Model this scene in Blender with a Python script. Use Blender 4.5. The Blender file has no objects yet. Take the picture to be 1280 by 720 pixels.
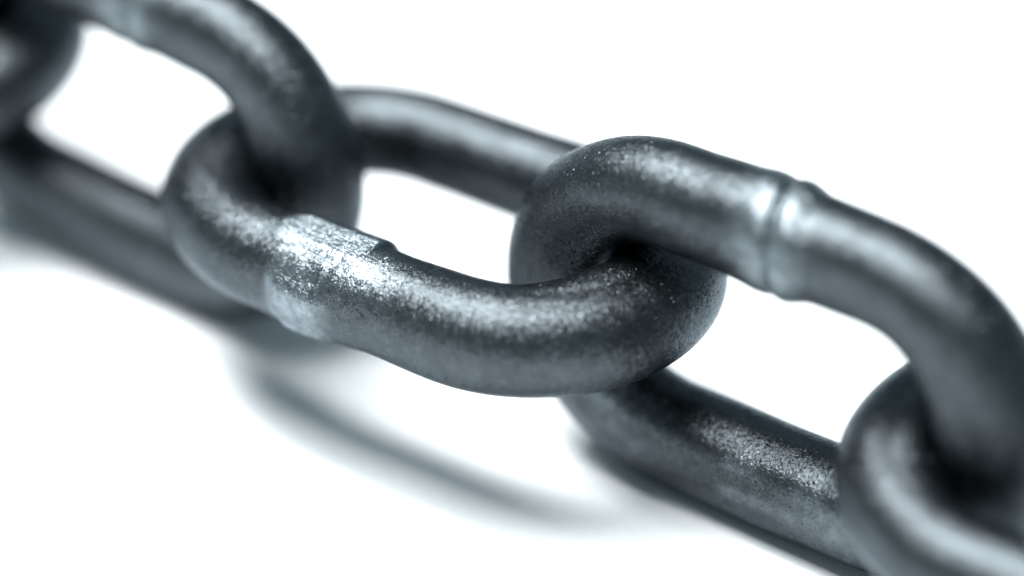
import bpy, math
import numpy as np
from mathutils import Matrix, Vector

# ------------------------------------------------------------------ camera, light, exposure
S = 0.005                                   # one rod radius = 5 mm
FOC = dict(pos=(32.9208, -50.7088, 35.2635), fw=(-0.4605, 0.7490, -0.4764),
           right=(0.8293, 0.5544, 0.0699), up=(-0.3165, 0.3629, 0.8764))
sc = bpy.context.scene
col = sc.collection
cd = bpy.data.cameras.new('camera')
cam = bpy.data.objects.new('camera', cd)
col.objects.link(cam)
sc.camera = cam
r_, u_, f_ = Vector(FOC['right']).normalized(), Vector(FOC['up']), Vector(FOC['fw']).normalized()
u_ = (-f_).cross(r_).normalized()
M = Matrix((r_, u_, -f_)).transposed().to_4x4()
M.translation = Vector(FOC['pos']) * S
cam.matrix_world = M
cd.sensor_width = 36.0
cd.lens = 4300.0 / 1280.0 * 36.0
cd.clip_start = 0.01
cd.clip_end = 20.0
cd.dof.use_dof = True
cd.dof.focus_distance = 64.85 * S
cd.dof.aperture_fstop = 5.2
cd.dof.aperture_blades = 0

world = bpy.data.worlds.new('World')
sc.world = world
world.use_nodes = True
bg = world.node_tree.nodes['Background']
bg.inputs['Color'].default_value = (0.68, 0.90, 1.0, 1)
bg.inputs['Strength'].default_value = 0.38

def softbox(name, d, dist, sx, sy, power, color, target=(0, 0, 0.01)):
    l = bpy.data.lights.new(name, 'AREA')
    l.shape = 'RECTANGLE'
    l.size, l.size_y = sx, sy
    l.energy = power
    l.color = color
    o = bpy.data.objects.new(name, l)
    col.objects.link(o)
    dv = Vector(d).normalized()
    o.location = Vector(target) + dv * dist
    xa = (Vector((1, 0, 0)) - dv * dv.x).normalized()        # long side runs along the chain
    ya = dv.cross(xa)
    mr = Matrix((xa, ya, dv)).transposed().to_4x4()
    mr.translation = o.location
    o.matrix_world = mr
    return o
softbox('key_softbox', (-0.12, -0.27, 1.0), 0.90, 0.46, 0.44, 14.0, (0.99, 1.0, 1.0))
softbox('side_softbox', (-0.47, -0.05, 0.86), 0.90, 0.33, 0.25, 10.0, (0.99, 1.0, 1.0))

sc.view_settings.view_transform = 'Standard'
sc.view_settings.look = 'None'
sc.view_settings.exposure = 0.0
sc.view_settings.gamma = 1.0
sc.view_settings.use_curve_mapping = False
sc.cycles.max_bounces = 8
sc.cycles.use_denoising = True
sc.cycles.use_adaptive_sampling = False
sc.cycles.sample_clamp_indirect = 4.0

# ------------------------------------------------------------------ materials
def nodes_of(name):
    m = bpy.data.materials.new(name)
    m.use_nodes = True
    nt = m.node_tree
    return m, nt, nt.nodes['Principled BSDF']

def N(nt, kind, **kw):
    n = nt.nodes.new(kind)
    for k, v in kw.items():
        if k in n.inputs:
            n.inputs[k].default_value = v
        else:
            setattr(n, k, v)
    return n

def math_(nt, op, a, b=None, c=None, clamp=False):
    n = nt.nodes.new('ShaderNodeMath')
    n.operation = op
    n.use_clamp = clamp
    for i, x in enumerate((a, b, c)):
        if x is None:
            continue
        if isinstance(x, (int, float)):
            n.inputs[i].default_value = x
        else:
            nt.links.new(x, n.inputs[i])
    return n.outputs[0]

def ramp(nt, src, stops):
    n = nt.nodes.new('ShaderNodeValToRGB')
    nt.links.new(src, n.inputs[0])
    e = n.color_ramp.elements
    e[0].position, e[0].color = stops[0][0], stops[0][1]
    e[1].position, e[1].color = stops[-1][0], stops[-1][1]
    for p, c in stops[1:-1]:
        x = e.new(p); x.color = c
    return n.outputs[0]

def g(v, t=(0.84, 0.97, 1.06)):
    return (v * t[0], v * t[1], v * t[2], 1)

def steel():
    m, nt, b = nodes_of('dark_steel')
    L = nt.links
    tc = N(nt, 'ShaderNodeTexCoord')
    oi = N(nt, 'ShaderNodeObjectInfo')
    sca = N(nt, 'ShaderNodeVectorMath', operation='SCALE', Scale=3.7)
    L.new(oi.outputs['Location'], sca.inputs[0])
    add = N(nt, 'ShaderNodeVectorMath', operation='ADD')
    L.new(tc.outputs['Object'], add.inputs[0]); L.new(sca.outputs[0], add.inputs[1])
    v = add.outputs[0]
    weld = N(nt, 'ShaderNodeAttribute', attribute_name='weld').outputs['Fac']
    scar = N(nt, 'ShaderNodeAttribute', attribute_name='scar').outputs['Fac']
    def noise(scale, detail=3.0, rough=0.55, dist=0.0):
        n = N(nt, 'ShaderNodeTexNoise', Scale=scale, Detail=detail, Roughness=rough, Distortion=dist)
        L.new(v, n.inputs['Vector'])
        return n.outputs['Fac']
    blot = noise(170.0, 4.0, 0.6, 0.4)
    mid = noise(700.0, 4.0, 0.65)
    fine = noise(8500.0, 2.0, 0.7)
    grain = noise(5200.0, 2.0, 0.6)
    # oxide skin: broad blotches, finer mottling, tiny bare specks
    t = math_(nt, 'ADD', math_(nt, 'MULTIPLY', blot, 0.55), math_(nt, 'MULTIPLY', mid, 0.45))
    basec = ramp(nt, t, [(0.36, g(0.060)), (0.50, g(0.070)), (0.64, g(0.084))])
    wear_sheenc = ramp(nt, mid, [(0.3, g(0.15)), (0.7, g(0.34))])
    spk = ramp(nt, fine, [(0.60, (0, 0, 0, 1)), (0.70, (1, 1, 1, 1))])
    spkm = math_(nt, 'MULTIPLY', spk, ramp(nt, mid, [(0.42, (0, 0, 0, 1)), (0.62, (1, 1, 1, 1))]))
    mx = N(nt, 'ShaderNodeMix', data_type='RGBA')
    L.new(math_(nt, 'MULTIPLY', spkm, 0.55), mx.inputs[0])
    L.new(basec, mx.inputs[6]); mx.inputs[7].default_value = g(0.4)
    mw = N(nt, 'ShaderNodeMix', data_type='RGBA')
    L.new(math_(nt, 'MULTIPLY', weld, 1.0, clamp=True), mw.inputs[0])
    L.new(mx.outputs[2], mw.inputs[6]); L.new(wear_sheenc, mw.inputs[7])
    L.new(mw.outputs[2], b.inputs['Base Color'])
    b.inputs['Metallic'].default_value = 1.0
    b.inputs['Specular Tint'].default_value = (0.75, 0.8, 0.85, 1)
    ro = math_(nt, 'ADD', math_(nt, 'MULTIPLY', mid, 0.06), math_(nt, 'MULTIPLY', blot, 0.06))
    ro = math_(nt, 'ADD', ro, 0.25)
    L.new(ro, b.inputs['Roughness'])
    # grain height
    h = math_(nt, 'ADD', math_(nt, 'MULTIPLY', grain, 1.0), math_(nt, 'MULTIPLY', fine, 0.45))
    vm = N(nt, 'ShaderNodeMapping'); vm.inputs['Scale'].default_value = (0.14, 1.0, 1.0)
    L.new(v, vm.inputs['Vector'])
    st = N(nt, 'ShaderNodeTexNoise', Scale=4200.0, Detail=3.0, Roughness=0.6); L.new(vm.outputs[0], st.inputs['Vector'])
    h = math_(nt, 'ADD', h, math_(nt, 'MULTIPLY', math_(nt, 'MULTIPLY', weld, st.outputs['Fac']), 1.6))
    h = math_(nt, 'ADD', h, math_(nt, 'MULTIPLY', mid, 0.06))
    h = math_(nt, 'ADD', h, math_(nt, 'MULTIPLY', math_(nt, 'MULTIPLY', scar, noise(2200.0, 3.0, 0.7)), 3.0))
    bp = N(nt, 'ShaderNodeBump', Strength=1.0, Distance=0.000052)
    L.new(h, bp.inputs['Height'])
    # crystalline facets of the oxide skin: every cell leans its own way and glints on its own
    vo = N(nt, 'ShaderNodeTexVoronoi', Scale=4200.0)
    L.new(v, vo.inputs['Vector'])
    sub = N(nt, 'ShaderNodeVectorMath', operation='SUBTRACT'); L.new(vo.outputs['Color'], sub.inputs[0]); sub.inputs[1].default_value = (0.5, 0.5, 0.5)
    tilt = N(nt, 'ShaderNodeVectorMath', operation='SCALE', Scale=0.24); L.new(sub.outputs[0], tilt.inputs[0])
    ad = N(nt, 'ShaderNodeVectorMath', operation='ADD'); L.new(bp.outputs[0], ad.inputs[0]); L.new(tilt.outputs[0], ad.inputs[1])
    vo2 = N(nt, 'ShaderNodeTexVoronoi', Scale=3300.0)
    L.new(v, vo2.inputs['Vector'])
    sp = N(nt, 'ShaderNodeSeparateColor'); L.new(vo2.outputs['Color'], sp.inputs[0])
    rare = math_(nt, 'MULTIPLY', math_(nt, 'GREATER_THAN', sp.outputs[2], 0.78), math_(nt, 'LESS_THAN', vo2.outputs['Distance'], 0.42))
    sub2 = N(nt, 'ShaderNodeVectorMath', operation='SUBTRACT'); L.new(vo2.outputs['Color'], sub2.inputs[0]); sub2.inputs[1].default_value = (0.5, 0.5, 0.89)
    t2 = N(nt, 'ShaderNodeVectorMath', operation='SCALE'); L.new(sub2.outputs[0], t2.inputs[0]); L.new(math_(nt, 'MULTIPLY', rare, 0.9), t2.inputs['Scale'])
    ad2 = N(nt, 'ShaderNodeVectorMath', operation='ADD'); L.new(ad.outputs[0], ad2.inputs[0]); L.new(t2.outputs[0], ad2.inputs[1])
    nm = N(nt, 'ShaderNodeVectorMath', operation='NORMALIZE'); L.new(ad2.outputs[0], nm.inputs[0])
    L.new(nm.outputs[0], b.inputs['Normal'])
    return m

def table_mat():
    m, nt, b = nodes_of('white_tabletop')
    tc = N(nt, 'ShaderNodeTexCoord')
    n = N(nt, 'ShaderNodeTexNoise', Scale=900.0, Detail=3.0)
    nt.links.new(tc.outputs['Object'], n.inputs['Vector'])
    nt.links.new(ramp(nt, n.outputs['Fac'], [(0.3, (0.79, 0.82, 0.83, 1)), (0.7, (0.82, 0.85, 0.86, 1))]), b.inputs['Base Color'])
    b.inputs['Roughness'].default_value = 0.7
    b.inputs['Specular IOR Level'].default_value = 0.2
    bp = N(nt, 'ShaderNodeBump', Strength=0.15, Distance=0.0001)
    nt.links.new(n.outputs['Fac'], bp.inputs['Height'])
    nt.links.new(bp.outputs[0], b.inputs['Normal'])
    return m
STEEL = steel()

# ------------------------------------------------------------------ numpy helpers
def hash3(ix, iy, iz, seed):
    with np.errstate(over='ignore'):
        h = (ix.astype(np.int64) * 374761393 + iy.astype(np.int64) * 668265263 + iz.astype(np.int64) * 2147483647 + seed * 974634777)
        h = (h ^ (h >> 13)) * 1274126177
        h = h ^ (h >> 16)
    return (h & 0xFFFFF).astype(np.float64) / 0xFFFFF * 2 - 1

def vnoise(p, scale, seed=1):
    q = p * scale
    i = np.floor(q); f = q - i
    f = f * f * (3 - 2 * f)
    i = i.astype(np.int64)
    out = 0
    for dx in (0, 1):
        for dy in (0, 1):
            for dz in (0, 1):
                w = (f[..., 0] if dx else 1 - f[..., 0]) * (f[..., 1] if dy else 1 - f[..., 1]) * (f[..., 2] if dz else 1 - f[..., 2])
                out = out + w * hash3(i[..., 0] + dx, i[..., 1] + dy, i[..., 2] + dz, seed)
    return out

def sstep(a, b, x):
    t = np.clip((x - a) / (b - a), 0, 1)
    return t * t * (3 - 2 * t)

def adiff(a, b):                              # signed angle difference in degrees
    return (a - b + 180) % 360 - 180

def amask(phi, a, b, soft=8):                 # 1 inside the arc a..b (degrees, a to b rising)
    mid = (a + ((b - a) % 360) / 2); half = ((b - a) % 360) / 2
    return 1 - sstep(half - soft, half + soft, np.abs(adiff(phi, mid)))

# ------------------------------------------------------------------ the table
TZ = -0.06
bm_v = [(-3, -3, TZ * S), (3, -3, TZ * S), (3, 3, TZ * S), (-3, 3, TZ * S)]
me = bpy.data.meshes.new('table_surface')
me.from_pydata(bm_v, [], [(0, 1, 2, 3)])
me.materials.append(table_mat())
to = bpy.data.objects.new('table_surface', me)
col.objects.link(to)
to['kind'] = 'structure'

# ------------------------------------------------------------------ chain links
LS, R, THC, THD, SP = 4.34675, 2.66833, -0.08723, 1.67251, 7.7937
EA, BOW = 1.08372, 0.03173
POSE = {  # dx, dy, dz, yaw, pitch, extra tilt, rod radius
    'A': (-0.05355, -0.49296, 3.41127, -0.01754, -0.00569, -0.11068, 0.9937),
    'B': (-0.09867, -0.17411, 0.21132, -0.02899, 0.0681, -0.05796, 0.98471),
    'C': (0.19136, -0.35163, 3.17205, -0.02702, -0.0197, -0.01233, 1.01071),
    'D': (-0.13369, -0.14517, 0.11582, -0.08116, -0.03072, 0.03021, 1.01698),
    'E': (0.09396, -0.25055, 2.89984, 0.00563, 0.00086, -0.13255, 0.97264)}
NU, NV = 760, 176

def centreline(n):
    per = 2 * LS + 2 * math.pi * R
    a = np.linspace(0, 1, n, endpoint=False) * per
    X = np.zeros(n); Y = np.zeros(n)
    m = a < LS / 2; X[m] = a[m]; Y[m] = R
    m = (a >= LS / 2) & (a < LS / 2 + math.pi * R); ph = (a[m] - LS / 2) / R
    X[m] = LS / 2 + R * np.sin(ph); Y[m] = R * np.cos(ph)
    m = (a >= LS / 2 + math.pi * R) & (a < LS * 1.5 + math.pi * R)
    X[m] = LS / 2 - (a[m] - LS / 2 - math.pi * R); Y[m] = -R
    m = (a >= LS * 1.5 + math.pi * R) & (a < LS * 1.5 + 2 * math.pi * R); ph = (a[m] - LS * 1.5 - math.pi * R) / R
    X[m] = -LS / 2 - R * np.sin(ph); Y[m] = -R * np.cos(ph)
    m = a >= LS * 1.5 + 2 * math.pi * R; X[m] = -LS / 2 + (a[m] - LS * 1.5 - 2 * math.pi * R); Y[m] = R
    e = np.abs(X) > LS / 2
    X = np.where(e, np.sign(X) * (LS / 2 + (np.abs(X) - LS / 2) * EA), X)
    Y = Y * (1 + BOW * np.cos(np.clip(X / (LS / 2 + R), -1, 1) * np.pi / 2))
    return np.stack([X, Y, 0 * X], 1), per

def weld_collar(s, phi, c0, amp):
    """upset butt weld: a rounded swelling with a pinched seam running round it"""
    seam = c0 + 0.35 - 0.25 * np.cos(np.radians(phi - 90)) * -1.0
    seam = np.interp((phi - 320) % 360, [0, 54, 96, 152, 250, 360], [0.07, 0.33, 0.48, 0.50, 0.30, 0.07]) + c0
    x = s - seam
    left = 0.5 * sstep(-1.8, -0.6, x) + 0.5 * sstep(-0.85, -0.3, x); right = 1 - sstep(0.30, 0.82, x)
    d = amp * left * right
    d = d - 0.085 * np.exp(-(x / 0.055) ** 2) - 0.02 * np.exp(-(x / 0.16) ** 2)
    d = d + 0.02 * np.exp(-((x - 0.28) / 0.16) ** 2)
    w = sstep(-1.1, -0.3, x) * (1 - sstep(0.3, 1.0, x))
    return d, w

def relief(name, s, frac, phi, p):
    """radial offset, pale mask (polish and painted highlight) and scar mask over the rod"""
    rad = np.ones_like(s) * POSE[name][6]
    weld = np.zeros_like(s); scar = np.zeros_like(s)
    rad += 0.016 * vnoise(p, 0.7, 3) + 0.005 * vnoise(p, 1.9, 5) + 0.0010 * vnoise(p, 7.0, 7)
    # the bearing ends have worn into each other: raised lips either side of the contact
    inn = np.maximum(0, -np.cos(np.radians(phi)))
    rad += (0.46 * inn * np.abs(np.sin(np.radians(phi))) + 0.02 * inn) * (amask(frac * 360, 62, 118, 20) + amask(frac * 360, 242, 298, 20))
    if name == 'C':
        rad *= 1 - 0.05 * amask(frac * 360, 165, 250, 15) + 0.045 * amask(frac * 360, 25, 80, 14)
        dn = 0.03 * vnoise(p, 3.0, 11)
        # swollen weld zone with two trimmed flats, a lip at its right end
        z = sstep(-2.0, -1.2, s + dn) * (1 - sstep(0.36, 0.50, s + dn))
        top = amask(phi, 222, 300, 10)
        z2 = sstep(-1.35, -1.0, s + dn) * (1 - sstep(-0.35, 0.25, s))
        front = amask(phi, 338, 75, 12)
        rad += 0.10 * z * amask(phi, 205, 285, 18)
        rad += 0.035 * sstep(-1.9, -1.2, s) * (1 - sstep(0.2, 1.1, s))
        rad += 0.11 * z2 * front
        c1 = np.cos(np.radians(adiff(phi, 276)))
        flat1 = 1.06 / np.maximum(c1, 0.2)
        k = z * amask(phi, 228, 306, 6)
        rad = rad * (1 - k) + np.minimum(rad, flat1) * k
        c2 = np.cos(np.radians(adiff(phi, 20)))
        flat2 = 1.085 / np.maximum(c2, 0.2)
        k = z2 * amask(phi, 335, 70, 8)
        rad = rad * (1 - k) + np.minimum(rad, flat2) * k
        # trimming marks across the flats and a crumpled seam beside them
        rad += 0.003 * z * top * vnoise(p * np.array([7.0, 1.2, 1.2]), 2.2, 17)
        rad -= 0.017 * np.exp(-((s + 0.10 * vnoise(p, 2.5, 19) - 0.02 + 0.25 * (adiff(phi, 300) / 60)) / 0.07) ** 2) * amask(phi, 285, 60, 14)
        rad += 0.015 * vnoise(p, 6.5, 23) * sstep(-0.6, 0.0, s) * (1 - sstep(0.5, 1.3, s)) * amask(phi, 290, 60, 20)
        weld = np.maximum(0.95 * z * top, 0.9 * z2 * front)
        weld = np.maximum(weld, 0.6 * sstep(-1.5, -1.2, s + dn) * (1 - sstep(-0.2, 0.3, s + dn)) * amask(phi, 225, 80, 10))
        weld = np.maximum(weld, 0.45 * sstep(-1.9, -0.8, s) * (1 - sstep(0.4, 2.0, s)) * amask(phi, 262, 330, 20))
        # scuffed patch on the outside of the right bend
        ss = ((s - 6.05) / 0.55) ** 2 + (adiff(phi, 333) / 30) ** 2
        scar = np.exp(-ss * 1.1)
        rad += scar * (0.012 * vnoise(p, 5.0, 29) + 0.010 * vnoise(p, 9.5, 31))
        scar = np.maximum(scar, 0.35 * sstep(-0.4, 0.2, s) * (1 - sstep(1.0, 2.6, s)) * amask(phi, 290, 60, 20))
    else:
        if name == 'E':
            rad *= 1 - 0.10 * amask(frac * 360, 120, 240, 25)
        amp = {'D': 0.105, 'B': 0.05, 'A': 0.07, 'E': 0.07}[name]
        c0 = {'D': 0.0, 'B': 0.05, 'A': 0.0, 'E': -0.1}[name]
        d, w = weld_collar(s, phi, c0, amp)
        rad = rad + d
        weld = w * 0.62
        if name == 'D':
            rad *= 1 + 0.040 * amask(frac * 360, 115, 230, 20) - 0.035 * amask(frac * 360, 15, 48, 12) 
            # drawn ridges along the lower bar
            lo = amask(frac * 360, 120, 250, 10)
            rad += lo * 0.010 * np.sin(np.radians(phi) * 9 + 0.6 * vnoise(p, 0.8, 41)) * amask(phi, 70, 175, 20)
            weld = np.maximum(weld, 0.30 * lo * sstep(-0.4, 0.6, vnoise(p * np.array([1, 3, 3]), 1.3, 43)) * amask(phi, 80, 170, 25))  # long highlight of the lower bar painted as paler streaks, via the weld mask
    return rad, weld, scar

def grid_mesh(name, V, wrap_u, weld, scar):
    nu, nv = V.shape[:2]
    me = bpy.data.meshes.new(name)
    me.vertices.add(nu * nv)
    me.vertices.foreach_set('co', (V * S).reshape(-1).astype(np.float32))
    iu = np.arange(nu if wrap_u else nu - 1); iv = np.arange(nv)
    a = (iu[:, None] * nv + iv[None]); b = (iu[:, None] * nv + (iv[None] + 1) % nv)
    i2 = (iu + 1) % nu
    c = (i2[:, None] * nv + (iv[None] + 1) % nv); d = (i2[:, None] * nv + iv[None])
    F = np.stack([a, b, c, d], -1).reshape(-1, 4)
    nf = len(F)
    me.loops.add(nf * 4); me.loops.foreach_set('vertex_index', F.reshape(-1).astype(np.int32))
    me.polygons.add(nf)
    me.polygons.foreach_set('loop_start', np.arange(0, nf * 4, 4, dtype=np.int32))
    me.polygons.foreach_set('loop_total', np.full(nf, 4, dtype=np.int32))
    me.update(calc_edges=True)
    me.validate()
    me.polygons.foreach_set('use_smooth', np.ones(nf, dtype=bool))
    for nm, arr in (('weld', weld), ('scar', scar)):
        at = me.attributes.new(nm, 'FLOAT', 'POINT')
        at.data.foreach_set('value', arr.reshape(-1).astype(np.float32))
    me.materials.append(STEEL)
    me.update()
    return me

def make_link(key, label):
    C0, per = centreline(NU)
    ci = np.arange(NU)
    T = np.roll(C0, -1, 0) - np.roll(C0, 1, 0); T /= np.linalg.norm(T, axis=1)[:, None]
    Z = np.array([0, 0, 1.0])
    Nn = -np.cross(T, Z[None]) ; Nn /= np.linalg.norm(Nn, axis=1)[:, None]
    if Nn[0, 1] < 0: Nn = -Nn
    seg = np.linalg.norm(np.roll(C0, -1, 0) - C0, axis=1)
    s = np.concatenate([[0], np.cumsum(seg)[:-1]]); tot = seg.sum()
    s = np.where(s < tot / 2, s, s - tot)
    frac = ci / NU
    phi = np.arange(NV) * 360.0 / NV
    pr = np.radians(phi)
    n = Nn[:, None] * np.cos(pr)[None, :, None] + Z * np.sin(pr)[None, :, None]
    p = C0[:, None] + n
    seed_off = np.array([ord(key) * 3.17, ord(key) * 1.31, 0.0])
    Sg = np.repeat(s[:, None], NV, 1); Fg = np.repeat(frac[:, None], NV, 1); Pg = np.repeat(phi[None], NU, 0)
    rad, weld, scar = relief(key, Sg, Fg, Pg, p + seed_off)
    V = C0[:, None] + n * rad[..., None]
    # rod = everything but the weld zone, weld = the zone itself, edge rings shared
    order = np.argsort(s)                      # rows from -half to +half
    sO = s[order]
    lo, hi = (-2.0, 1.1)
    w0 = int(np.searchsorted(sO, lo)); w1 = int(np.searchsorted(sO, hi))
    rows_w = order[w0:w1 + 1]
    rows_r = np.concatenate([order[w1:], order[:w0 + 1]])
    sgn = -1 if key in 'ACE' else 1
    dx, dy, dz, yaw, pitch, dth, rr = POSE[key]
    th = (THC if key in 'ACE' else THD) + dth
    i = 'ABCDE'.index(key) - 2
    link = bpy.data.objects.new('chain_link', grid_mesh('chain_link', V[rows_r], False, weld[rows_r], scar[rows_r]))
    col.objects.link(link)
    yv = Vector((0, sgn * math.cos(th), math.sin(th)))
    xv = Vector((1, 0, 0)); zv = xv.cross(yv)
    B0 = Matrix((xv, yv, zv)).transposed()
    Rm = Matrix.Rotation(yaw, 3, 'Z') @ Matrix.Rotation(pitch, 3, 'Y')
    mw = (Rm @ B0).to_4x4()
    mw.translation = Vector((i * SP + dx, dy, 1 + R * math.sin(th) + dz)) * S
    link.matrix_world = mw
    seam = bpy.data.objects.new('weld_seam', grid_mesh('weld_seam', V[rows_w], False, weld[rows_w], scar[rows_w]))
    col.objects.link(seam)
    seam.parent = link
    link['label'] = label
    link['category'] = 'chain link'
    link['group'] = 'links of the steel chain'
    if key == 'C':
        seam['label'] = 'flattened silvery weld with a lipped edge'
    return link

make_link('A', 'blurred black chain link cut off at the top left corner')
make_link('B', 'blurred upper left steel link, its arched bend passing through the middle link')
make_link('C', 'middle steel link with the flattened silvery weld patch, casting the soft curved shadow')
make_link('D', 'steel link with a ringed weld collar on its upper bar, right of the middle link')
make_link('E', 'blurred nearest steel link in the lower right corner, threaded through the collared link')
